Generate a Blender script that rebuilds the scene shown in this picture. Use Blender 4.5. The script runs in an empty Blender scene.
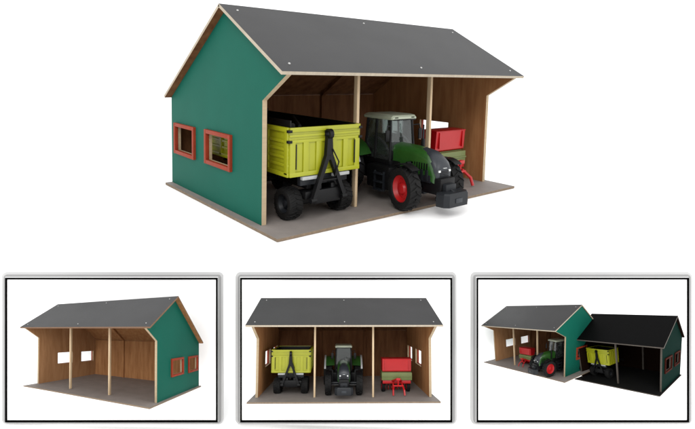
import bpy, bmesh, math, random
from mathutils import Vector, Matrix
from mathutils.geometry import tessellate_polygon

# ------------------------------------------------------------------ camera
U = 0.1                      # one modelling unit is ten centimetres (the toy shed is 0.6 m long)
F_PX, PPX, PPY, IW, IH = 506.4, 347.5, 120.0, 695.0, 429.0
R_CAM = Matrix(((0.7720248792046727, -0.6351881235520858, 0.02266348577317434),
                (-0.04322188309568037, -0.08804098410244054, -0.9951787045249396),
                (0.6341210095168539, 0.7673231606153004, -0.09542385693667987)))
C_CAM = Vector((-4.0435559564128365, -7.011165502481903, 2.5141362340865756))
scene = bpy.context.scene
cd = bpy.data.cameras.new('camera')
cam = bpy.data.objects.new('camera', cd)
scene.collection.objects.link(cam)
m3 = Matrix((R_CAM[0], -R_CAM[1], -R_CAM[2])).transposed()
cam.matrix_world = Matrix.Translation(C_CAM * U) @ m3.to_4x4()
cd.sensor_fit = 'HORIZONTAL'
cd.sensor_width = 36.0
cd.lens = 36.0 * F_PX / IW
cd.shift_x = 0.0
cd.shift_y = -(IH / 2 - PPY) / IW
cd.clip_start = 0.01
cd.clip_end = 200.0
scene.camera = cam

# ------------------------------------------------------------------ light: a white studio tent and a soft key
world = bpy.data.worlds.new('World')
scene.world = world
world.use_nodes = True
world.node_tree.nodes['Background'].inputs[0].default_value = (1.0, 1.0, 1.0, 1)
world.node_tree.nodes['Background'].inputs[1].default_value = 1.5


def area(name, loc, target, size, power, col=(1, 1, 1)):
    l = bpy.data.lights.new(name, 'AREA')
    l.shape = 'DISK'
    l.size = size
    l.energy = power
    l.color = col
    o = bpy.data.objects.new(name, l)
    scene.collection.objects.link(o)
    o.location = loc
    o.rotation_euler = (Vector(target) - Vector(loc)).to_track_quat('-Z', 'Y').to_euler()
    return o


area('softbox_key', (-1.6, -1.6, 1.9), (0.25, 0.1, 0.05), 1.3, 36, (1, 0.985, 0.96))
area('softbox_front', (0.7, -2.2, 1.0), (0.3, 0.1, 0.05), 1.2, 14)

scene.view_settings.view_transform = 'Standard'
scene.view_settings.look = 'None'
scene.view_settings.exposure = 0.0
scene.view_settings.gamma = 1.0
scene.cycles.use_denoising = True
scene.cycles.max_bounces = 8
scene.render.film_transparent = False

random.seed(7)


# ------------------------------------------------------------------ materials
def mat(name, col, rough=0.5, spec=0.4, noise=0.0, scale=8.0, stretch=(1, 1, 1), col2=None, bump=0.0, bscale=60.0,
        metal=0.0, coat=0.0, alpha=None, trans=0.0):
    m = bpy.data.materials.new(name)
    m.use_nodes = True
    nt = m.node_tree
    b = nt.nodes['Principled BSDF']
    b.inputs['Roughness'].default_value = rough
    b.inputs['Specular IOR Level'].default_value = spec
    b.inputs['Metallic'].default_value = metal
    b.inputs['Coat Weight'].default_value = coat
    b.inputs['Transmission Weight'].default_value = trans
    at = nt.nodes.new('ShaderNodeAttribute')
    at.attribute_name = 'local_pos'
    mp = nt.nodes.new('ShaderNodeMapping')
    mp.inputs['Scale'].default_value = stretch
    nt.links.new(at.outputs['Vector'], mp.inputs['Vector'])
    n = nt.nodes.new('ShaderNodeTexNoise')
    n.inputs['Scale'].default_value = scale
    n.inputs['Detail'].default_value = 5
    n.inputs['Roughness'].default_value = 0.6
    nt.links.new(mp.outputs['Vector'], n.inputs['Vector'])
    r = nt.nodes.new('ShaderNodeValToRGB')
    c2 = col2 or tuple(max(0, c * (1 - noise)) for c in col)
    c1 = col if col2 else tuple(min(1, c * (1 + noise)) for c in col)
    r.color_ramp.elements[0].position = 0.3
    r.color_ramp.elements[0].color = (*c2, 1)
    r.color_ramp.elements[1].position = 0.7
    r.color_ramp.elements[1].color = (*c1, 1)
    nt.links.new(n.outputs['Fac'], r.inputs['Fac'])
    nt.links.new(r.outputs['Color'], b.inputs['Base Color'])
    if bump:
        n2 = nt.nodes.new('ShaderNodeTexNoise')
        n2.inputs['Scale'].default_value = bscale
        n2.inputs['Detail'].default_value = 3
        nt.links.new(mp.outputs['Vector'], n2.inputs['Vector'])
        bp = nt.nodes.new('ShaderNodeBump')
        bp.inputs['Strength'].default_value = bump
        bp.inputs['Distance'].default_value = 0.002
        nt.links.new(n2.outputs['Fac'], bp.inputs['Height'])
        nt.links.new(bp.outputs['Normal'], b.inputs['Normal'])
    return m


M = {}
M['green'] = mat('green_laminate', (0.0035, 0.083, 0.057), 0.6, 0.10, 0.05, 1.2, bump=0.06, bscale=40)
M['green_b'] = mat('green_laminate_shaded', (0.0008, 0.011, 0.008), 0.8, 0.02, 0.05, 1.2, bump=0.06, bscale=40)  # green laminate copy with dim light painted into its colour
M['roof'] = mat('grey_laminate_roof', (0.0225, 0.0225, 0.0235), 0.55, 0.30, 0.16, 0.9, bump=0.10, bscale=90)
M['roof_b'] = mat('black_laminate_roof', (0.0012, 0.0012, 0.0013), 0.7, 0.05, 0.10, 1.3, bump=0.08, bscale=90)
M['floor'] = mat('grey_brown_floor_board', (0.195, 0.175, 0.162), 0.65, 0.2, 0.09, 2.6, bump=0.12, bscale=50)
M['floor_b'] = mat('black_floor_board', (0.006, 0.006, 0.006), 0.6, 0.1, 0.15, 2.6, bump=0.12, bscale=50)
M['edge'] = mat('raw_board_edge', (0.35, 0.27, 0.175), 0.7, 0.2, 0.10, 3, (1, 1, 6), bump=0.2, bscale=80)
M['edge_dk'] = mat('raw_board_edge_shaded', (0.07, 0.06, 0.05), 0.7, 0.2, 0.10, 3, (1, 1, 6), bump=0.2, bscale=80)  # raw edge copy, shade of the black-roofed shed put into its colour
M['roof_edge'] = mat('raw_roof_edge', (0.36, 0.31, 0.24), 0.7, 0.2, 0.10, 3, (6, 1, 1), bump=0.2, bscale=80)
M['floor_edge'] = mat('raw_floor_edge', (0.17, 0.125, 0.085), 0.7, 0.2, 0.15, 3, (6, 6, 1), bump=0.2, bscale=80)
M['mini_edge'] = mat('brown_roof_edge', (0.15, 0.085, 0.05), 0.7, 0.2, 0.10, 3, (6, 1, 1))
M['trim_b'] = mat('red_trim_shaded', (0.035, 0.007, 0.004), 0.7, 0.02, 0.10, 5)  # window trim red, darkened to paint in dim light
M['wood'] = mat('brown_plywood_face', (0.34, 0.168, 0.070), 0.65, 0.1, 0, 3.0, (2.4, 2.4, 0.30), col2=(0.22, 0.095, 0.036), bump=0.15, bscale=30)
M['wood_b'] = mat('plywood_face_shaded', (0.009, 0.0045, 0.003), 0.85, 0.01, 0, 3.2, (2.6, 2.6, 0.35), col2=(0.006, 0.003, 0.002), bump=0.15, bscale=30)  # plywood copy with the black-roofed shed's interior shade painted in
M['wood_d'] = mat('brown_plywood_shaded', (0.165, 0.074, 0.031), 0.7, 0.08, 0, 2.6, (2.2, 2.2, 0.3), col2=(0.085, 0.032, 0.013), bump=0.12, bscale=30)  # interior shade painted into the plywood of back wall and roof underside
M['wood_l'] = mat('brown_plywood_lit', (0.34, 0.185, 0.09), 0.65, 0.1, 0, 2.6, (2.2, 2.2, 0.3), col2=(0.24, 0.12, 0.052), bump=0.12, bscale=30)  # same plywood with the light on the gable interiors put into its colour
M['post'] = mat('pale_wood_post', (0.52, 0.40, 0.26), 0.6, 0.2, 0, 4, (3, 3, 0.5), col2=(0.42, 0.31, 0.19), bump=0.12, bscale=40)
M['trim'] = mat('red_painted_trim', (0.225, 0.030, 0.012), 0.55, 0.15, 0.10, 5, bump=0.08, bscale=60)
M['lime'] = mat('lime_plastic', (0.265, 0.275, 0.008), 0.38, 0.45, 0.05, 3)
M['black'] = mat('black_plastic', (0.003, 0.003, 0.0035), 0.45, 0.2, 0.15, 6)
M['rubber'] = mat('black_rubber', (0.007, 0.0068, 0.0068), 0.7, 0.16, 0.25, 9, bump=0.3, bscale=50)
M['dgrey'] = mat('dark_grey_plastic', (0.0085, 0.010, 0.0125), 0.45, 0.25, 0.15, 6)
M['mgrey'] = mat('mid_grey_plastic', (0.016, 0.019, 0.024), 0.4, 0.35, 0.12, 6)
M['tgreen'] = mat('tractor_green_plastic', (0.014, 0.060, 0.009), 0.3, 0.45, 0.15, 5, coat=0.15)
M['rimred'] = mat('red_rim_plastic', (0.33, 0.006, 0.008), 0.4, 0.45, 0.06, 6)
M['red'] = mat('red_plastic', (0.36, 0.004, 0.006), 0.38, 0.45, 0.06, 3)
M['olive'] = mat('olive_green_plastic', (0.115, 0.14, 0.045), 0.5, 0.4, 0.08, 3)
M['silver'] = mat('silver_plastic', (0.30, 0.31, 0.31), 0.35, 0.5, 0.12, 6)
M['pale'] = mat('pale_cab_roof_plastic', (0.31, 0.34, 0.26), 0.4, 0.45, 0.05, 3)
M['glass'] = mat('cab_glass', (0.34, 0.38, 0.37), 0.05, 0.25, 0.0, 3, trans=0.95)
M['lamp'] = mat('clear_lamp_plastic', (0.55, 0.56, 0.55), 0.15, 0.6, 0.05, 6)
M['white'] = mat('white_card', (0.95, 0.95, 0.95), 0.7, 0.2, 0.01, 2)
M['ground'] = mat('white_sweep', (0.95, 0.95, 0.95), 0.8, 0.1, 0.005, 0.4)
M['halo'] = mat('card_drop_shadow_inner', (0.26, 0.26, 0.26), 0.7, 0.1, 0.03, 3)  # inner, darker step of the drop shadow painted round each card
M['halo2'] = mat('card_drop_shadow_outer', (0.43, 0.43, 0.43), 0.7, 0.2, 0.03, 3)  # outer, fading step of the cards' painted drop shadow
M['line'] = mat('black_border_ink', (0.002, 0.002, 0.002), 0.8, 0.0, 0.1, 3)
M['screw'] = mat('zinc_screw', (0.40, 0.40, 0.39), 0.4, 0.6, 0.05, 6)


# ------------------------------------------------------------------ mesh helper
class MB:
    """collects shapes in the model's own units; emit() turns it into one mesh object"""

    def __init__(s):
        s.v = []; s.f = []; s.m = []; s.mats = []

    def mi(s, k):
        if k not in s.mats:
            s.mats.append(k)
        return s.mats.index(k)

    def raw(s, vs, fs, k):
        o = len(s.v)
        s.v += [Vector(p) for p in vs]
        ks = k if isinstance(k, list) else [k] * len(fs)
        for f, kk in zip(fs, ks):
            s.f.append([i + o for i in f]); s.m.append(s.mi(kk))
        return s

    def bm(s, b, k, mtx=None):
        if mtx is not None:
            b.transform(mtx)
        b.verts.ensure_lookup_table(); b.verts.index_update()
        s.raw([v.co.copy() for v in b.verts], [[v.index for v in f.verts] for f in b.faces], k)
        b.free()
        return s

    def box(s, a, c, k, bev=0.0, mtx=None, seg=2):
        b = bmesh.new()
        bmesh.ops.create_cube(b, size=1.0)
        for v in b.verts:
            v.co = Vector(((a[i] + c[i]) / 2 + v.co[i] * (c[i] - a[i]) for i in range(3)))
        if bev > 0:
            bmesh.ops.bevel(b, geom=list(b.edges), offset=bev, segments=seg, profile=0.6, affect='EDGES')
        return s.bm(b, k, mtx)

    def tube(s, p, q, r, k, r2=None, n=12):
        p = Vector(p); q = Vector(q); d = q - p
        b = bmesh.new()
        bmesh.ops.create_cone(b, cap_ends=True, segments=n, radius1=r, radius2=r if r2 is None else r2, depth=d.length)
        mt = Matrix.Translation((p + q) / 2) @ d.to_track_quat('Z', 'Y').to_matrix().to_4x4()
        return s.bm(b, k, mt)

    def path(s, pts, r, k, n=10):
        for a, c in zip(pts[:-1], pts[1:]):
            s.tube(a, c, r, k, n=n)
        for a in pts[1:-1]:
            s.ball(a, r * 1.02, k)
        return s

    def ball(s, c, r, k, n=10):
        b = bmesh.new()
        bmesh.ops.create_uvsphere(b, u_segments=n, v_segments=n // 2 + 1, radius=r)
        return s.bm(b, k, Matrix.Translation(c))

    def lathe(s, prof, c, k, n=40):
        """prof: (x along axle, radius); revolved about the x axis through c"""
        vs = []; fs = []
        for i in range(n):
            t = 2 * math.pi * i / n
            for (x, r) in prof:
                vs.append((c[0] + x, c[1] + r * math.cos(t), c[2] + r * math.sin(t)))
        m = len(prof)
        for i in range(n):
            j = (i + 1) % n
            for a in range(m - 1):
                fs.append([i * m + a, i * m + a + 1, j * m + a + 1, j * m + a])
        return s.raw(vs, fs, k)

    def loft(s, rings, k, closed=True, caps=True):
        m = len(rings[0]); vs = [p for r in rings for p in r]; fs = []
        for i in range(len(rings) - 1):
            for a in range(m if closed else m - 1):
                b2 = (a + 1) % m
                fs.append([i * m + a, i * m + b2, (i + 1) * m + b2, (i + 1) * m + a])
        if caps and closed:
            fs.append(list(range(m))[::-1]); fs.append([(len(rings) - 1) * m + a for a in range(m)])
        return s.raw(vs, fs, k)

    def plate_x(s, outer, holes, x0, x1, k0, k1, ke):
        """board with its faces at x=x0 (k0) and x=x1 (k1); outline in (y, z), with holes"""
        loops = [outer] + holes
        flat = [p for l in loops for p in l]
        tri = tessellate_polygon([[Vector((p[0], p[1], 0)) for p in l] for l in loops])
        n = len(flat)
        vs = [(x0, *p) for p in flat] + [(x1, *p) for p in flat]
        fs = [list(t) for t in tri] + [[i + n for i in t][::-1] for t in tri]
        ks = [k0] * len(tri) + [k1] * len(tri)
        o = 0
        for l in loops:
            for i in range(len(l)):
                j = (i + 1) % len(l)
                # own vertices so that the edge stays crisp
                b0 = len(vs)
                vs += [(x0, *l[i]), (x0, *l[j]), (x1, *l[j]), (x1, *l[i])]
                fs.append([b0, b0 + 1, b0 + 2, b0 + 3]); ks.append(ke)
            o += len(l)
        return s.raw(vs, fs, ks)


def IDENT(p):
    return Vector(p)


class Ctx:
    """where a set of things is built: warp maps model coordinates to world coordinates in units"""

    def __init__(s, warp):
        s.warp = warp

    def root(s, name, label, cat, base, group=None):
        o = bpy.data.objects.new(name, None)
        scene.collection.objects.link(o)
        o.empty_display_size = 0.02
        o.location = s.warp(Vector(base)) * U
        o['label'] = label; o['category'] = cat
        if group:
            o['group'] = group
        o['_b'] = 1
        del o['_b']
        return o

    def emit(s, name, mb, parent, place=None, angle=35, label=None, bevel=0.0):
        """place: model-space matrix of the thing (position, heading)"""
        me = bpy.data.meshes.new(name)
        P = [place @ v for v in mb.v] if place is not None else mb.v
        top = parent
        while top.parent is not None:
            top = top.parent
        off = top.location.copy()
        me.from_pydata([s.warp(p) * U - off for p in P], [], mb.f)
        for k in mb.mats:
            me.materials.append(M[k])
        me.polygons.foreach_set('material_index', mb.m)
        a = me.attributes.new('local_pos', 'FLOAT_VECTOR', 'POINT')
        a.data.foreach_set('vector', [c for p in mb.v for c in p])
        me.update()
        b = bmesh.new(); b.from_mesh(me)
        bmesh.ops.recalc_face_normals(b, faces=b.faces)
        b.to_mesh(me); b.free()
        me.polygons.foreach_set('use_smooth', [True] * len(me.polygons))
        me.set_sharp_from_angle(angle=math.radians(angle))
        o = bpy.data.objects.new(name, me)
        scene.collection.objects.link(o)
        o.parent = parent
        if label:
            o['label'] = label
        return o


# ------------------------------------------------------------------ the shed
T = 0.085        # board thickness


def slab(p0, p1, p2, p3, t, ktop, kbot, kedge, mb=None):
    """board whose top face is p0..p3 and which is t thick downwards along its normal"""
    mb = mb or MB()
    p = [Vector(q) for q in (p0, p1, p2, p3)]
    n = (p[1] - p[0]).cross(p[2] - p[0]).normalized()
    if n.z < 0:
        n = -n
    q = [a - n * t for a in p]
    vs = p + q
    fs = [[0, 1, 2, 3], [7, 6, 5, 4]]
    ks = [ktop, kbot]
    for i in range(4):
        j = (i + 1) % 4
        b0 = len(vs)
        vs += [p[i], p[j], q[j], q[i]]
        fs.append([b0, b0 + 1, b0 + 2, b0 + 3]); ks.append(kedge)
    mb.raw(vs, fs, ks)
    return mb


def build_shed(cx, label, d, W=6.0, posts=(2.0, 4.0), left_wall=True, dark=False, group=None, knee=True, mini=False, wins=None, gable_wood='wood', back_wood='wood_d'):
    D, Yr, Hr, Yb, Hb, Yf, Hf, Hk, bf, ox, bx, bb = d
    s = '_b' if dark else ''
    G, RF, FL, ED, WD = ('green' + s, 'roof' + s, 'floor' + s, 'edge_dk' if dark else 'edge', 'wood' + s)
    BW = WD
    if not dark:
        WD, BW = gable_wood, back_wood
    PO = 'edge_dk' if dark else 'post'
    RE = 'edge_dk' if dark else ('mini_edge' if mini else 'roof_edge')
    TRM = 'trim_b' if dark else 'trim'
    FE = 'edge_dk' if dark else 'floor_edge'
    r = cx.root('toy_shed', label, 'toy shed', (W / 2, D / 2, -0.05), group)
    # floor board
    mb = slab((-bx, bf, 0), (W + bx, bf, 0), (W + bx, D + max(bb, 0.03), 0), (-bx, D + max(bb, 0.03), 0), 0.045, FL, FE, FE)
    cx.emit('floor_board', mb, r)
    # wall outlines (the roof boards lie on them)
    nb = Vector((Hr - Hb, Yr - Yb)).normalized()        # normals of the two roof planes in (y, z)
    def roof_z(y, drop):
        if y >= Yr:
            m_ = (Hb - Hr) / (Yb - Yr)
        else:
            m_ = (Hf - Hr) / (Yf - Yr)
        return Hr + m_ * (y - Yr) - drop * math.sqrt(1 + m_ * m_)
    tr = 0.055
    e = 0.003
    yk = Yf + 0.07
    outl = [(0, 0.001), (D, 0.001), (D, roof_z(D, tr + e)), (Yr, min(roof_z(Yr - 1e-4, tr + e), roof_z(Yr + 1e-4, tr + e)))]
    if knee:
        outl += [(yk, roof_z(yk, tr + e)), (0, Hk)]
    else:
        outl += [(0, roof_z(0, tr + e))]
    wins = wins or [(1.09, 2.04, 0.78, 1.30), (2.67, 3.60, 0.76, 1.28)]
    wins = [(a, b_, c - 0.01, e_) for a, b_, c, e_ in wins if b_ < D - 0.05]
    sides = [(0, 0.0, T, -1), (1, W - T, W, 1)]
    for idx, x0, x1, sg in sides:
        if idx == 0 and not left_wall:
            continue
        wl = [] if (dark and idx == 0) else wins
        holes = [[(a, c), (b_, c), (b_, z), (a, z)][::-1] for a, b_, c, z in wl]
        mb = MB()
        mb.plate_x(outl, holes, x0, x1, G if sg < 0 else WD, WD if sg < 0 else G, ED)
        w = cx.emit('gable_wall', mb, r)
        for a, b_, c, z in wl:
            f = MB()
            xo = x0 if sg < 0 else x1
            t = 0.062
            o1, o2 = sorted((xo - sg * 0.02, xo + sg * 0.055))
            f.box((o1, a - t, c - t), (o2, a + .012, z + t), TRM, 0.006)
            f.box((o1, b_ - .012, c - t), (o2, b_ + t, z + t), TRM, 0.006)
            f.box((o1 + .002, a + .013, z - .012), (o2 - .002, b_ - .013, z + t - .001), TRM, 0.004)
            f.box((o1 + .002, a + .013, c - t + .001), (o2 - .002, b_ - .013, c + .012), TRM, 0.004)
            cx.emit('window_frame', f, w)
    # back wall
    xl = T + 0.001 if left_wall else 0.0
    mb = MB()
    zt = roof_z(D - 0.07, tr + e) - 0.002
    vs = [(xl, D - .07, .001), (W - T - .001, D - .07, .001), (W - T - .001, D - .07, zt), (xl, D - .07, zt)]
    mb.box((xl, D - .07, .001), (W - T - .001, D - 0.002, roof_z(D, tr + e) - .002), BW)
    cx.emit('back_wall', mb, r)
    # roof boards: the front one butts against the ridge
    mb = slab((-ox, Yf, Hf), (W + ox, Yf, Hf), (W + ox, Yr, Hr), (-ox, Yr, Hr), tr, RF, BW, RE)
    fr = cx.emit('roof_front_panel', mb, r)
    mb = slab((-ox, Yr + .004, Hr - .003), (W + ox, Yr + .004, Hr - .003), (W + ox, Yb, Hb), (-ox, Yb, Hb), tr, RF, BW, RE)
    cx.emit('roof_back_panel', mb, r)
    # screws
    if not dark:
        nn = Vector((0, -(Hr - Hf), (Yr - Yf))).normalized()
        for fx in (0.04, 0.5, 0.96):
            for fy in (0.10, 0.90):
                p = Vector((-ox + fx * (W + 2 * ox), Yf + fy * (Yr - Yf), Hf + fy * (Hr - Hf)))
                q = MB(); q.tube(p - nn * .005, p + nn * .012, 0.021, 'screw', 0.017, n=12)
                cx.emit('screw', q, fr)
    # front posts
    def post(x, y0=0.0, th=0.062):
        q = MB()
        z = roof_z(y0, tr + .004)
        q.box((x - th / 2, y0, .001), (x + th / 2, y0 + th * 1.6, z), PO, 0.008)
        cx.emit('post', q, r)
    for x in posts:
        post(x)
    if not left_wall:
        post(0.06)
    # rear posts with rafters under the roof and a purlin under the ridge
    for x in posts:
        q = MB()
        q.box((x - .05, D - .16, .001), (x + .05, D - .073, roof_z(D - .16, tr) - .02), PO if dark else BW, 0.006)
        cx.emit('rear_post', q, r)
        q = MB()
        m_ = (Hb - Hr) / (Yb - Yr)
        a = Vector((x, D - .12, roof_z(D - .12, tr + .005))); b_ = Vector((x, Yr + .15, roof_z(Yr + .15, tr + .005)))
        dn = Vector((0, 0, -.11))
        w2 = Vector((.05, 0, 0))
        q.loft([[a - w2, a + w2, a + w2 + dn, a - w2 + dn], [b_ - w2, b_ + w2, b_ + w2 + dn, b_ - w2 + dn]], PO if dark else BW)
        cx.emit('rafter', q, r)
    return r


# ------------------------------------------------------------------ wheels
def wheel_parts(cx, parent, place, c, r, w, lugs, rimk, side, steer=0.0, rim_frac=0.6):
    pl = place @ Matrix.Translation(c) @ Matrix.Rotation(steer, 4, 'Z')
    rr = r * rim_frac
    h = w / 2
    t = MB()
    prof = [(-h * .72, rr), (-h * .93, rr * 1.06), (-h, r * .80), (-h * .93, r * .91), (-h * .7, r * .925), (0, r * .935),
            (h * .7, r * .925), (h * .93, r * .91), (h, r * .80), (h * .93, rr * 1.06), (h * .72, rr)]
    t.lathe(prof, (0, 0, 0), 'rubber', 44)
    if lugs:
        for i in range(lugs):
            for sg in (-1, 1):
                a0 = 2 * math.pi * (i + (0.5 if sg > 0 else 0)) / lugs
                st = math.pi / lugs * 1.25
                rings = []
                for u, dr in ((0.0, 1.0), (0.55, 1.0), (1.0, .93)):
                    x = sg * (u * h * 0.98 - (0.05 * h if u == 0 else 0))
                    a = a0 + st * (u - .2)
                    wd = .22 * math.pi / lugs * 1.3
                    ring = []
                    for (da, ra) in ((-wd, .91 * dr), (-wd * .7, 1.0 * dr), (wd * .7, 1.0 * dr), (wd, .91 * dr)):
                        ra *= r * (1.0 if u < 1 else .99)
                        ring.append((x, ra * math.cos(a + da), ra * math.sin(a + da)))
                    rings.append(ring)
                # side wrap of the lug on the shoulder
                x = sg * h * 1.0
                a = a0 + st * .95
                rings.append([(x, q * r * math.cos(a + da), q * r * math.sin(a + da)) for da, q in ((-.03, .80), (-.02, .84), (.02, .84), (.03, .80))])
                t.loft(rings, 'rubber')
    wh = cx.emit('wheel', t, parent, pl, 40)
    q = MB()
    s = side
    q.lathe([(-h * .7, rr * 1.02), (-s * 0 - h * .6, rr * .9), (-h * .2, rr * .8), (-h * .15, 0.001)], (0, 0, 0), rimk, 28)
    q.lathe([(h * .72, rr * 1.03), (h * .78, rr * .96), (h * .55, rr * .86), (h * .25, rr * .74), (h * .3, rr * .45), (h * .62, rr * .36), (h * .68, rr * .22), (h * .70, 0.001)], (0, 0, 0), rimk, 28)
    for i in range(8):
        a = 2 * math.pi * i / 8
        q.tube((h * .28, rr * .56 * math.cos(a), rr * .56 * math.sin(a)), (h * .38, rr * .56 * math.cos(a), rr * .56 * math.sin(a)), rr * .06, rimk, n=6)
    if s < 0:
        for v in q.v:
            v.x = -v.x
    cx.emit('rim', q, wh, pl, 40)
    return wh


# ------------------------------------------------------------------ tractor (origin on the floor under the front axle, nose towards -y)
def build_tractor(cx, label, loc, yaw=0.0, steer=0.0, sc=1.0, group=None):
    r = cx.root('toy_tractor', label, 'toy tractor', loc, group)
    pl = Matrix.Translation(loc) @ Matrix.Rotation(yaw, 4, 'Z') @ Matrix.Scale(sc, 4)
    E = lambda n, mb, par=None, ang=35, lab=None: cx.emit(n, mb, par or r, pl, ang, lab)
    # chassis
    c = MB()
    c.box((-.20, -.52, .30), (.20, 1.2, .62), 'black', .03)
    c.box((-.27, .45, .34), (.27, 1.9, .80), 'black', .04)
    c.box((-.14, -.60, .26), (.14, -.4, .52), 'dgrey', .02)
    c.box((-.24, -.30, .50), (.24, .42, .66), 'dgrey', .03)
    for k in range(5):
        c.box((-.26, -.24 + k * .12, .54), (-.23, -.18 + k * .12, .74), 'dgrey', .006)
        c.box((.23, -.24 + k * .12, .54), (.26, -.18 + k * .12, .74), 'dgrey', .006)
    E('chassis', c)
    ax = MB()
    ax.tube((-.55, 0, .42), (.55, 0, .42), .055, 'dgrey')
    ax.box((-.2, -.12, .26), (.2, .12, .46), 'dgrey', .03)
    ax.tube((-.5, .14, .33), (.5, .14, .33), .022, 'silver')
    E('front_axle', ax)
    ax = MB(); ax.tube((-.66, 1.72, .54), (.66, 1.72, .54), .08, 'black'); E('rear_axle', ax)
    # hood
    def ring(y, w, zt, zb, rnd=.13):
        return [(-w, y, zb), (-w * 1.02, y, zb + .12), (-w, y, zt - rnd), (-w * .88, y, zt - rnd * .4), (-w * .55, y, zt - .015), (0, y, zt + .012),
                (w * .55, y, zt - .015), (w * .88, y, zt - rnd * .4), (w, y, zt - rnd), (w * 1.02, y, zb + .12), (w, y, zb)]
    h = MB()
    h.loft([ring(.72, .25, 1.13, .66), ring(.30, .245, 1.12, .64), ring(.02, .24, 1.09, .62), ring(-.18, .235, 1.04, .60), ring(-.27, .23, .97, .56),
            ring(-.34, .22, .90, .52), ring(-.38, .19, .82, .50, .10)], 'tgreen')
    hd = E('hood', h, ang=50)
    # side grille vents on the hood
    for sg in (-1, 1):
        v = MB()
        for k in range(6):
            v.box((min(sg * .222, sg * .245), -.22 + k * .06, .72), (max(sg * .222, sg * .245), -.19 + k * .06, .86), 'black', .004)
        E('side_vent', v, hd)
    # dark cap on the front of the hood
    g = MB()
    def ring2(y, w, zt, zb, rnd=.12):
        return [(-w, y, zb), (-w, y, zt - rnd), (-w * .86, y, zt - rnd * .4), (-w * .5, y, zt), (0, y, zt + .02), (w * .5, y, zt), (w * .86, y, zt - rnd * .4), (w, y, zt - rnd), (w, y, zb)]
    g.loft([ring2(.04, .15, 1.10, 1.02), ring2(-.17, .195, 1.065, .94), ring2(-.27, .215, 1.0, .84), ring2(-.36, .218, .925, .72), ring2(-.405, .20, .85, .62, .09), ring2(-.422, .175, .80, .60, .08)], 'mgrey')
    gr = E('grille', g, hd, 50)
    q = MB()
    for k in range(4):
        z = .635 + k * .03
        q.box((-.12, -.437, z), (.12, -.40, z + .012), 'black', .003)
    E('grille_bars', q, hd)
    q = MB(); q.box((-.045, -.447, .78), (.045, -.41, .796), 'silver', .004); E('badge', q, hd)
    for sg in (-1, 1):
        q = MB(); q.box((sg * .14 - .026, -.44, .715), (sg * .14 + .026, -.40, .755), 'lamp', .008); E('headlight', q)
    q = MB()
    q.box((-.14, -.42, .42), (.14, -.37, .62), 'dgrey', .01)
    E('front_plate', q)
    # front weight block on its lift
    q = MB()
    prof = [(-.33, -.71), (-.25, -.78), (.25, -.78), (.33, -.71), (.35, -.55), (-.35, -.55)]
    lo = [(x, y, .15) for x, y in prof]; mid = [(x * 1.03, y * 1.0, .24) for x, y in prof]; hi = [(x * 1.0, y, .37) for x, y in prof]; top = [(x * .93, y * .985, .40) for x, y in prof]
    q.loft([lo, mid, hi, top], 'dgrey')
    q.box((-.09, -.792, .22), (.09, -.772, .30), 'mgrey', .004)
    E('front_weight', q, ang=25)
    q = MB()
    q.box((-.2, -.62, .2), (-.14, -.4, .28), 'black', .01); q.box((.14, -.62, .2), (.2, -.4, .28), 'black', .01)
    q.tube((0, -.5, .46), (0, -.66, .38), .022, 'dgrey')
    E('front_linkage', q)
    # wheels
    for sg in (-1, 1):
        wheel_parts(cx, r, pl, (sg * .60, 0, .405), .412, .25, 17, 'rimred', sg, steer, .60)
    for sg in (-1, 1):
        wheel_parts(cx, r, pl, (sg * .66, 1.72, .545), .55, .36, 19, 'rimred', sg, 0, .60)
    # front mudguards
    for sg in (-1, 1):
        q = MB()
        rings = []
        for k in range(9):
            a = math.radians(62 + k * 8)
            rr = .445
            y, z = rr * math.cos(a), rr * math.sin(a) + .405
            y2, z2 = (rr + .018) * math.cos(a), (rr + .018) * math.sin(a) + .405
            x0, x1 = sg * .50, sg * .70
            rings.append([(x0, y, z), (x1, y, z), (x1, y2, z2), (x0, y2, z2)])
        q.loft(rings, 'black')
        q.box((min(sg * .42, sg * .56), -.02, .86), (max(sg * .42, sg * .56), .02, .89), 'black')
        q.box((min(sg * .42, sg * .46), -.02, .40), (max(sg * .42, sg * .46), .02, .89), 'black')
        E('front_mudguard', q)
    # rear fenders
    for sg in (-1, 1):
        q = MB()
        rings = []
        for k in range(12):
            a = math.radians(28 + k * 11)
            rr = .60
            ci = lambda R_: (1.70 + R_ * math.cos(a), R_ * math.sin(a) + .545)
            y, z = ci(rr); y2, z2 = ci(rr + .035)
            x0, x1 = sg * .38, sg * .80
            rings.append([(x0, y, z), (x1, y, z), (x1, y2, z2 - .02), (x0, y2, z2)])
        q.loft(rings, 'tgreen')
        f = E('rear_fender', q)
        q = MB()
        rings = []
        for k in range(8):
            a = math.radians(92 + k * 10)
            y, z = 1.70 + .645 * math.cos(a), .645 * math.sin(a) + .545
            y2, z2 = 1.70 + .665 * math.cos(a), .665 * math.sin(a) + .545
            x0, x1 = sg * .74, sg * .81
            rings.append([(x0, y, z), (x1, y, z), (x1, y2, z2), (x0, y2, z2)])
        q.loft(rings, 'silver')
        E('fender_strip', q, f)
    # tank and steps under the cab door
    for sg in (-1, 1):
        q = MB()
        a, b_ = sorted((sg * .27, sg * .52))
        q.box((a, .50, .24), (b_, 1.14, .70), 'black', .05)
        E('fuel_tank', q)
        q = MB()
        for z in (.22, .38, .54):
            a, b_ = sorted((sg * .48, sg * .60))
            q.box((a, .62, z), (b_, .86, z + .03), 'dgrey', .008)
        q.box((min(sg * .5, sg * .56), .60, .22), (max(sg * .5, sg * .56), .63, .60), 'dgrey', .005)
        q.box((min(sg * .5, sg * .56), .85, .22), (max(sg * .5, sg * .56), .88, .60), 'dgrey', .005)
        E('steps', q)
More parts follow.
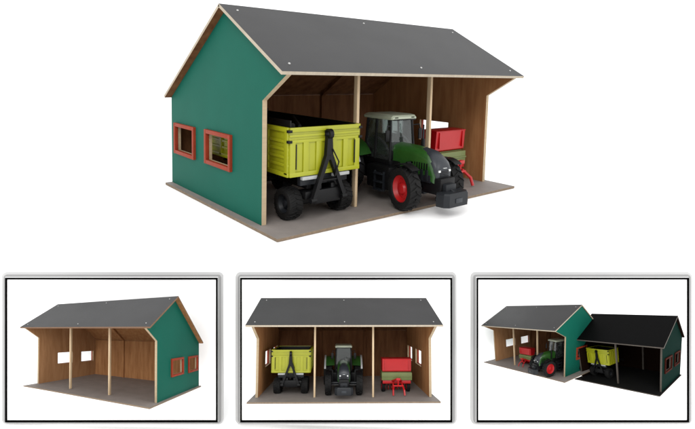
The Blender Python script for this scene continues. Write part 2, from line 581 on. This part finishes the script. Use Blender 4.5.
    def shift(m_, dy=.20):
        for v_ in m_.v:
            v_.y += dy
            v_.x *= 1.09
        return m_
    # cab
    cab = MB()
    cab.box((-.31, .46, .66), (.31, 1.20, .80), 'black', .03)
    cab.box((-.28, .46, .80), (.28, .52, .98), 'black', .02)
    y0, y1, z0, z1 = .46, 1.20, .78, 1.60
    A = lambda sg, t: (sg * (.31 - .04 * t), y0 + .05 * t, z0 + (z1 - z0) * t)
    B = lambda sg, t: (sg * (.31 - .04 * t), y1 - .03 * t, z0 + (z1 - z0) * t)
    for sg in (-1, 1):
        cab.tube(A(sg, 0), A(sg, 1), .024, 'black', n=8)
        cab.tube(B(sg, 0), B(sg, 1), .028, 'black', n=8)
        mid = lambda t: (sg * (.315 - .04 * t), .90, z0 + (z1 - z0) * t)
        cab.tube(mid(0), mid(1), .022, 'black', n=8)
    cb = E('cab', shift(cab))
    q = MB()
    q.box((-.12, .85, .80), (.12, 1.06, .92), 'black', .03); q.box((-.11, 1.04, .90), (.11, 1.11, 1.25), 'black', .03)
    E('seat', shift(q), cb)
    q = MB(); q.tube((0, .60, .85), (0, .68, 1.08), .02, 'black'); q.tube((0, .675, 1.07), (0, .69, 1.09), .10, 'dgrey'); E('steering_wheel', shift(q), cb)
    q = MB()
    def pane(p, q_, r_, s_, t=.006):
        q.loft([[Vector(p), Vector(q_), Vector(r_), Vector(s_)], [Vector(v) + Vector(t) for v in (p, q_, r_, s_)]], 'glass')
    pane(A(-1, .1), A(1, .1), A(1, 1), A(-1, 1), (0, .006, 0))
    pane(A(-1, .02), B(-1, .02), B(-1, 1), A(-1, 1), (.006, 0, 0))
    pane(A(1, .02), B(1, .02), B(1, 1), A(1, 1), (-.006, 0, 0))
    pane(B(-1, .1), B(1, .1), B(1, 1), B(-1, 1), (0, -.006, 0))
    E('cab_glass', shift(q), cb)
    q = MB()
    def rr_(y, w, z, t): return [(-w, y, z), (-w * 1.04, y, z + t * .5), (-w * .9, y, z + t), (w * .9, y, z + t), (w * 1.04, y, z + t * .5), (w, y, z)]
    q.loft([rr_(.42, .29, 1.595, .05), rr_(.45, .31, 1.59, .085), rr_(.56, .315, 1.59, .10), rr_(1.15, .315, 1.59, .10), rr_(1.26, .30, 1.59, .075)], 'pale')
    rf = E('cab_roof', shift(q), cb, 30)
    q = MB()
    q.box((-.28, .41, 1.575), (.28, .47, 1.603), 'black', .008)
    E('visor', shift(q), cb)
    for sg in (-1, 1):
        q = MB(); q.box((sg * .21 - .05, .42, 1.612), (sg * .21 + .05, .445, 1.648), 'lamp', .008); E('work_light', shift(q), cb)
    # mirrors and exhaust
    for sg in (-1, 1):
        q = MB()
        q.path([(sg * .28, .51, 1.46), (sg * .41, .44, 1.48), (sg * .43, .43, 1.38)], .012, 'black', 8)
        a, b_ = sorted((sg * .38, sg * .47))
        q.box((a, .41, 1.18), (b_, .44, 1.40), 'black', .012)
        E('mirror', shift(q), cb)
    q = MB()
    q.tube((.29, .38, .80), (.29, .38, 1.22), .038, 'black'); q.tube((.29, .38, 1.22), (.29, .38, 1.50), .018, 'dgrey')
    E('exhaust', q)
    # rear hitch
    q = MB()
    q.box((-.25, 1.88, .35), (.25, 2.0, .6), 'black', .02)
    q.tube((-.22, 1.95, .35), (-.25, 2.3, .3), .025, 'dgrey'); q.tube((.22, 1.95, .35), (.25, 2.3, .3), .025, 'dgrey')
    E('rear_linkage', q)
    return r


# ------------------------------------------------------------------ tipping trailer (origin on the floor under the middle of the box front)
def build_trailer(cx, label, loc, L=3.1, group=None, sc=1.0, cover=True):
    r = cx.root('toy_trailer', label, 'toy trailer', loc, group)
    pl = Matrix.Translation(loc) @ Matrix.Scale(sc, 4)
    E = lambda n, mb, par=None, ang=35, lab=None: cx.emit(n, mb, par or r, pl, ang, lab)
    w, zb, zt = .74, .78, 1.585
    t = .04
    # front panel with upright ribs and recessed fields
    def panel_front(y0, sg):
        q = MB()
        a, b_ = sorted((y0, y0 + sg * t))
        q.box((-w, a, zb), (w, b_, zt), 'lime', .008)
        yo = y0 if sg > 0 else y0
        def rib(x0, x1, z0, z1, dd=.028, bev=.008):
            aa, bb_ = sorted((y0 + sg * .004, y0 - sg * dd))
            q.box((x0, aa, z0), (x1, bb_, z1), 'lime', bev)
        rib(-w, w, zt - .07, zt + .004, .034)
        rib(-w + .002, w - .002, zt - .25, zt - .20, .028)
        rib(-w + .002, w - .002, zt - .155, zt - .115, .018)
        rib(-w + .002, w - .002, zb - .004, zb + .07, .030)
        for x in (-w + .06, -.42, -.16, .16, .42, w - .06):
            rib(x - .055, x + .055, zb + .04, zt - .22, .026)
        return q
    fp = E('front_panel', panel_front(0, 1))
    E('rear_panel', panel_front(L, -1))
    for sg in (-1, 1):
        q = MB()
        a, b_ = sorted((sg * w, sg * (w - t)))
        q.box((a, t + .001, zb), (b_, L - t - .001, zt), 'lime', .006)
        def srib(y0, y1, z0, z1, dd=.028):
            aa, bb_ = sorted((sg * (w - .004), sg * (w + dd)))
            q.box((aa, y0, z0), (bb_, y1, z1), 'lime', .008)
        srib(.002, L - .002, zt - .07, zt + .004, .034)
        for k in range(4):
            srib(.004, L - .004, zb + .16 + k * .13, zb + .21 + k * .13, .022)
        srib(.002, L - .002, zb - .004, zb + .07, .030)
        for k in range(6):
            y = .06 + k * (L - .12) / 5
            srib(y - .05, y + .05, zb + .03, zt - .03, .030)
        E('side_panel', q)
    q = MB(); q.box((-w + t + .001, t + .001, zb + .01), (w - t - .001, L - t - .001, zb + .06), 'dgrey'); E('box_floor', q)
    # black lining and rolled cover inside the box
    q = MB()
    q.box((-w + .045, .045, 1.20), (-w + .07, L - .045, 1.70 if cover else 1.57), 'black', .006)
    q.box((w - .07, .045, 1.20), (w - .045, L - .045, 1.60), 'black', .006)
    q.box((-w + .075, L - .075, 1.20), (w - .075, L - .045, 1.66 if cover else 1.57), 'black', .006)
    q.box((-w + .075, .045, 1.0), (w - .075, .065, 1.57), 'black', .004)
    E('box_lining', q)
    q = MB()
    q.tube((-w + .13, .10, 1.60), (-w + .13, L - .1, 1.66), .05, 'rubber')
    q.tube((-.3, .35, 1.56), (.35, L * .5, 1.60), .03, 'rubber')
    if cover:
        E('rolled_cover', q)
    # corner latches
    for sx in (-1, 1):
        for z in (zt - .055, zt - .225):
            q = MB()
            a, b_ = sorted((sx * (w - .035), sx * (w + .042)))
            q.box((a, -.045, z - .022), (b_, .02, z + .022), 'black', .006)
            E('latch', q, fp)
        q = MB(); a, b_ = sorted((sx * (w - .13), sx * (w - .11)))
        q.box((a, -.034, zb + .12), (b_, -.02, zt - .27), 'black', .003)
        E('latch_bar', q, fp)
    # chassis
    q = MB()
    q.box((-.34, .06, .52), (-.24, L - .1, .74), 'black', .015); q.box((.24, .06, .52), (.34, L - .1, .74), 'black', .015)
    q.box((-.50, .02, .60), (.50, .12, .76), 'dgrey', .015)
    for y in (.7, 1.4, 2.1, L - .3):
        q.box((-.5, y, .62), (.5, y + .08, .76), 'black', .01)
    q.tube((0, .4, .45), (0, 1.5, .72), .06, 'dgrey')
    q.box((-.42, -.02, .36), (.42, .24, .50), 'black', .03)
    q.box((-.28, -.08, .28), (.28, .02, .52), 'black', .02)
    for sg in (-1, 1):
        q.box((min(sg * .1, sg * .2), -.04, .3), (max(sg * .1, sg * .2), .3, .6), 'black', .02)
    E('chassis', q)
    for sg in (-1, 1):
        q = MB()
        a, b_ = sorted((sg * .14, sg * .50))
        q.box((a, -.05, .705), (b_, .03, .765), 'silver', .015)
        E('corner_bracket', q)
    for y in (.28, L - .9):
        q = MB(); q.tube((-.5, y, .25), (.5, y, .25), .045, 'black'); q.box((-.45, y - .08, .26), (.45, y + .08, .40), 'black', .02); E('axle', q)
        for sg in (-1, 1):
            wheel_parts(cx, r, pl, (sg * .54 - .02, y, .272), .282, .27, 20, 'dgrey', sg, 0, .56)
    # A-frame drawbar, folded up against the front panel
    q = MB()
    yf = -.075
    def bar(p, q_, w0, w1, th=.04):
        p = Vector(p); q_ = Vector(q_); dx = Vector((1, 0, 0)); dy = Vector((0, th, 0))
        q.loft([[p - dx * w0 - dy, p + dx * w0 - dy, p + dx * w0 + dy, p - dx * w0 + dy],
                [q_ - dx * w1 - dy, q_ + dx * w1 - dy, q_ + dx * w1 + dy, q_ - dx * w1 + dy]], 'black')
    bar((0, yf - .01, 1.42), (0, yf - .01, 1.02), .05, .075)
    bar((-.03, yf - .012, 1.10), (-.33, yf - .03, .36), .042, .035)
    bar((.03, yf - .012, 1.10), (.33, yf - .03, .36), .042, .035)
    bar((-.17, yf - .02, .70), (.17, yf - .02, .70), .001, .001)
    q.tube((-.17, yf - .02, .68), (.17, yf - .02, .68), .028, 'black')
    q.lathe([(-.04, .05), (-.04, .085), (.04, .085), (.04, .05), (-.04, .05)], (0, yf - .02, 1.46), 'black', 20)
    q.tube((-.38, yf - .03, .36), (-.27, yf - .03, .36), .05, 'black'); q.tube((.27, yf - .03, .36), (.38, yf - .03, .36), .05, 'black')
    E('drawbar', q)
    q = MB()
    q.path([(.05, yf - .06, 1.2), (.16, yf - .09, .98), (.10, yf - .07, .74), (.05, .0, .62)], .012, 'rubber', 8)
    E('hose', q)
    return r


# ------------------------------------------------------------------ seed drill (origin on the floor under the middle of the hopper front)
def build_drill(cx, label, loc, group=None, yaw=0.0, sc=1.0, w=.57):
    r = cx.root('toy_seed_drill', label, 'toy farm implement', loc, group)
    pl = Matrix.Translation(loc) @ Matrix.Rotation(yaw, 4, 'Z') @ Matrix.Scale(sc, 4)
    E = lambda n, mb, par=None, ang=30, lab=None: cx.emit(n, mb, par or r, pl, ang, lab)
    q = MB()
    def rg(z, y0, y1, ww): return [(-ww, y0, z), (ww, y0, z), (ww, y1, z), (-ww, y1, z)]
    q.loft([rg(.76, .05, .36, w - .02), rg(.80, .0, .40, w), rg(1.20, -.03, .44, w), rg(1.225, -.04, .45, w + .012)], 'red')
    hp = E('hopper', q)
    q = MB()
    def lid(y, z): return [(-w - .012, y, 1.228), (w + .012, y, 1.228), (w + .012, y, z), (-w - .012, y, z)]
    q.loft([lid(-.042, 1.236), lid(.08, 1.244), lid(.36, 1.244), lid(.452, 1.236)], 'red')
    E('lid', q, hp)
    for sg in (-1, 1):
        q = MB()
        q.box((sg * (w - .10) - .012, -.052, .84), (sg * (w - .10) + .012, -.012, 1.20), 'red', .004)
        E('rib', q, hp)
    q = MB()
    q.box((-w - .03, -.05, .47), (w + .03, .05, .74), 'olive', .012)
    q.box((-w - .03, -.075, .585), (w + .03, -.045, .615), 'olive', .006)
    q.box((-w - .02, .055, .49), (w + .02, .60, .75), 'olive', .012)
    E('metering_box', q)
    q = MB()
    q.box((-.56, .0, .34), (.56, .10, .46), 'red', .015)
    q.box((-.56, .50, .34), (.56, .58, .46), 'red', .015)
    for x in (-.5, .5):
        q.box((x - .04, .1, .35), (x + .04, .5, .44), 'red', .01)
    q.tube((-.18, .0, .44), (-.06, -.34, .56), .032, 'red'); q.tube((.18, .0, .44), (.06, -.34, .56), .032, 'red')
    E('frame', q)
    q = MB()
    q.path([(-.14, -.02, .42), (-.18, -.26, .34), (-.21, -.46, .20), (-.22, -.52, .03)], .034, 'red')
    q.path([(.14, -.02, .42), (.18, -.26, .34), (.21, -.46, .20), (.22, -.52, .03)], .034, 'red')
    q.tube((-.21, -.30, .32), (.21, -.30, .32), .03, 'red')
    q.tube((0, -.30, .32), (0, -.34, .60), .03, 'red')
    q.box((-.08, -.38, .52), (.08, -.30, .60), 'red', .01)
    E('hitch', q)
    for k in range(9):
        q = MB()
        x = -.5 + k * .125
        q.tube((x, .30, .48), (x, .62, .14), .016, 'black', n=8)
        q.tube((x - .012, .62, .10), (x + .012, .62, .10), .10, 'red', n=20)
        E('coulter', q)
    for sg in (-1, 1):
        wheel_parts(cx, r, pl, (sg * .50, .32, .20), .205, .14, 16, 'rimred', sg, 0, .6)
    return r


# ------------------------------------------------------------------ the ground
gm = MB()
gm.raw([(-300, -300, -.052), (300, -300, -.052), (300, 300, -.052), (-300, 300, -.052)], [[0, 1, 2, 3]], 'ground')
me = bpy.data.meshes.new('ground')
me.from_pydata([v * U for v in gm.v], [], gm.f)
me.materials.append(M['ground'])
go = bpy.data.objects.new('ground', me)
scene.collection.objects.link(go)
go['kind'] = 'structure'

# ------------------------------------------------------------------ the big shed and what stands in it
main = Ctx(IDENT)
D_MAIN = (3.901, 1.259, 3.629, 3.947, 1.909, -0.802, 2.496, 2.027, -0.709, 0.144, 0.14, 0.02)
build_shed(main, 'large green toy shed with dark grey roof standing behind the three framed cards', D_MAIN)
build_trailer(main, 'lime green toy trailer with black drawbar inside the large shed', (1.12, -.20, .003))
build_tractor(main, 'dark green toy tractor with red rims nosing out of the large shed', (3.18, -.67, .003), math.radians(0), math.radians(-12))
build_drill(main, 'red toy seed drill with olive band inside the large shed', (5.03, .30, .003), w=.50)


# ------------------------------------------------------------------ the three cards with a small tapering model on each
def px_point(px, py, Z):
    """point of the unit world at depth Z along the viewing axis; used once to read the card corners off the layout"""
    return C_CAM + R_CAM.transposed() @ (Vector(((px - PPX) / F_PX, (py - PPY) / F_PX, 1)) * Z)


def build_card(label, px0, py0, px1, py1):
    # depth at which the lowest corner of the card meets the ground
    Z = 1e9
    for px in (px0 - 5.0, px1 + 5.0):
        rz = (R_CAM.transposed() @ Vector(((px - PPX) / F_PX, (py1 + 3.4 - PPY) / F_PX, 1))).z
        Z = min(Z, (C_CAM.z + .05) / -rz)
    r = main.root('framed_card', label, 'framed card', px_point((px0 + px1) / 2, py1 + 3.2, Z), 'framed cards standing in front of the large shed')
    fw = R_CAM[2].copy()

    def rect(x0, y0, x1, y1, zf, zb, k, mb):
        s = Z / F_PX
        o = lambda x, y, z: C_CAM + R_CAM.transposed() @ Vector(((x - PPX) * s, (y - PPY) * s, Z + z))
        A_ = [o(x0, y0, zf), o(x1, y0, zf), o(x1, y1, zf), o(x0, y1, zf)]
        B_ = [o(x0, y0, zb), o(x1, y0, zb), o(x1, y1, zb), o(x0, y1, zb)]
        mb.loft([A_, B_], k)
        return mb
    mb = rect(px0 - .4, py0 - .4, px1 + .1, py1 + .1, 0, .0055, 'white', MB())
    main.emit('mount', mb, r)
    def rounded(x0, y0, x1, y1, rad, zf, zb, k):
        s_ = Z / F_PX
        o = lambda x, y, z: C_CAM + R_CAM.transposed() @ Vector(((x - PPX) * s_, (y - PPY) * s_, Z + z))
        ring = []
        for cx_, cy_, a0 in ((x1 - rad, y0 + rad, -90), (x1 - rad, y1 - rad, 0), (x0 + rad, y1 - rad, 90), (x0 + rad, y0 + rad, 180)):
            for t in range(7):
                a = math.radians(a0 + t * 15)
                ring.append((cx_ + rad * math.cos(a), cy_ + rad * math.sin(a)))
        m_ = MB()
        m_.loft([[o(x, y, zf) for x, y in ring], [o(x, y, zb) for x, y in ring]], k)
        return m_
    main.emit('shadow_band_inner', rounded(px0 - 2.6, py0 - 2.4, px1 + 2.9, py1 + 1.8, 3.0, .006, .026, 'halo'), r)  # grey strip standing in for the card's drop shadow
    main.emit('shadow_band_outer', rounded(px0 - 5.2, py0 - 4.9, px1 + 5.0, py1 + 3.4, 5.0, .012, .024, 'halo2'), r)  # lighter strip where the painted drop shadow fades out
    mb = MB()
    b = 1.6
    rect(px0, py0, px1, py0 + b, -.008, .001, 'line', mb)
    rect(px0, py1 - b, px1, py1, -.008, .001, 'line', mb)
    rect(px0, py0 + b, px0 + b, py1 - b, -.0079, .001, 'line', mb)
    rect(px1 - b, py0 + b, px1, py1 - b, -.0079, .001, 'line', mb)
    main.emit('black_border', mb, r)
    # strut that props the card up from behind
    mb = MB()
    top = px_point((px0 + px1) / 2, (py0 + py1) / 2, Z + .03)
    foot = Vector((top.x, top.y, -.05)) + Vector((fw.x, fw.y, 0)).normalized() * .45
    mb.tube(top, foot, .02, 'white')
    main.emit('strut', mb, r)
    return r, Z


def rodrigues(v):
    v = Vector(v)
    return Matrix.Rotation(v.length, 3, v.normalized())


def make_warp(q, pts, Zcard, fwd=1.0):
    """own scale, lean and taper of one small model: it narrows towards its far end like a stage set"""
    R_ = rodrigues(q[0:3]); t = Vector(q[3:6]); g = Vector(q[6:9]); S = q[-3:]
    def loc(p):
        p = Vector(p)
        p = Vector((p.x + p.z * S[0], p.y + p.z * S[1], p.z + p.x * S[2]))
        return R_ @ (p / (1 + p.dot(g))) + t
    zmax = max(loc(p).z for p in pts)
    s = (Zcard - .012) / zmax * fwd
    RT = R_CAM.transposed()
    return lambda p: C_CAM + RT @ (loc(p) * s)


Q1 = [1.21578, 0.1997, -0.35151, -14.92843, 12.6833, 24.37272, -0.0294, 0.03084, -0.009, 0.00142, 0.00624, 0.00943, -0.03033, -0.00094, 0.00214, -0.02825, -0.02064, 0.04373, 0.03506, -0.04581, -0.17209, -0.08449, -0.1077, -0.0881]
Q2 = [1.29168, 0.03172, -0.06827, -3.07329, 9.25729, 16.87764, 0.00472, 0.03047, -0.00528, 0.0, 0.0253, -0.46969, 0.0, 0.0, -0.03107, -0.21603, -0.21549, 0.1128, 0.03085, -0.00234, 0.0, 0.00254, -0.05971, 0.00436]
Q3 = [1.27248, 0.72287, -1.01887, 11.00853, 17.95879, 37.76098, -0.01615, 0.02506, -0.02263, 0.0, 0.13391, -0.08649, 0.0, 0.0, -0.18246, -0.01085, 0.02903, 0.00555, -0.10774, 0.31486, 0.0, 0.05722, 0.05605, 0.05855]
QB = [1.29681, 0.66347, -1.00216, 13.70488, 15.01851, 29.62909, -0.00714, 0.05481, -0.04469, 0.08049, 0.3711, -0.04649, -0.09466, 0.03154, -0.02955, -0.16688, -0.10202, -0.1874, -0.00745, -0.05004, -0.15284, 0.04607, 0.0279, 0.04702]
DD = [3.85, 1.27, 3.60, 3.95, 1.89, -.79, 2.48, 2.03, -.69, .14, .14, .06]
DB = [3.3, 1.4, 3.1, 3.5, 2.0, -.2, 2.1, 1.9, -.3, .14, .14, .06]


def mini(q, base, W, Zc, fwd=1.0, card=None):
    d = [a + b for a, b in zip(base, q[9:21])]
    d[9] = max(d[9], .03); d[10] = max(d[10], .03); d[11] = max(d[11], .02)
    D, Yr, Hr, Yb, Hb, Yf, Hf, Hk, bf, ox, bx, bb = d
    pts = [(x, y, z) for x in (-bx, W + bx) for y, z in ((bf, 0), (D + bb, -.05), (Yb, Hb), (Yr, Hr), (Yf, Hf))]
    w = make_warp(q, pts, Zc, fwd)
    # white bracket that carries the model's floor from the card
    fw = R_CAM[2]
    rings = []
    foot = []
    for x in (W * .25, W * .75):
        a = [w((x, D - .35, -.17)), w((x, D - .15, -.17)), w((x, D - .15, -.32)), w((x, D - .35, -.32))]
        out = lambda p: p + fw * (Zc + .005 - fw.dot(p - C_CAM))
        rings.append([a[0], out(a[1]), out(a[2]), a[3]])
        foot.append([w((x, D - .35, -.047)), w((x, D - .15, -.047)), w((x, D - .15, -.175)), w((x, D - .35, -.175))])
    mb = MB(); mb.loft(rings, 'white'); mb.loft(foot, 'white')
    main.emit('bracket', mb, card)
    return Ctx(w), d


K1, Z1 = build_card('white card with black border holding the small empty shed, leftmost of three', 5.7, 277.6, 217.8, 421.7)
K2, Z2 = build_card('white card with black border holding the shed seen from the front, middle one', 240.3, 277.6, 452.0, 421.7)
K3, Z3 = build_card('white card with black border holding two joined sheds, rightmost of three', 476.4, 277.6, 688.5, 421.7)

c1, d1 = mini(Q1, DD, 6.0, Z1, 1.0, K1)
build_shed(c1, 'small green toy shed standing empty with three open bays on the left card', d1, mini=True, gable_wood='wood_l', back_wood='wood')

c2, d2 = mini(Q2, DD, 6.0, Z2, 1.0, K2)
build_shed(c2, 'small toy shed seen square from the front, three vehicles inside, on the middle card', d2, gable_wood='wood', back_wood='wood_d')
build_trailer(c2, 'small lime trailer in the left bay of the shed on the middle card', (1.14, .37, .003), L=1.5, sc=.90, cover=False)
build_tractor(c2, 'small dark tractor facing straight out of the middle bay on the middle card', (3.0, .35, .003), sc=.90)
build_drill(c2, 'small red seed drill in the right bay of the shed on the middle card', (4.90, .55, .003), sc=.90)

c3, d3 = mini(Q3, DD, 6.0, Z3, 1.0, K3)
build_shed(c3, 'small green shed with grey roof beside the black roofed one on the right card', d3, gable_wood='wood_l')
build_tractor(c3, 'small green tractor with large red rim beside the gable on the right card', (4.66, -.30, .003), math.radians(-14), 0, sc=1.06)
build_drill(c3, 'small red seed drill with splayed hitch in the middle bay on the right card', (2.65, .40, .003), sc=.88)
cb_, db = mini(QB, DB, 4.6, Z3, .865, K3)
build_shed(cb_, 'small shed with black roof and dark floor, lowest on the right card', db, W=4.6, posts=(2.3,), dark=True, knee=False, mini=True,
           wins=[(.42, 1.38, .80, 1.34), (2.0, 2.9, .80, 1.34)])
build_trailer(cb_, 'small lime trailer in the dark interior of the black roofed shed on the right card', (.93, .42, .003), L=1.1, sc=.92, cover=False)
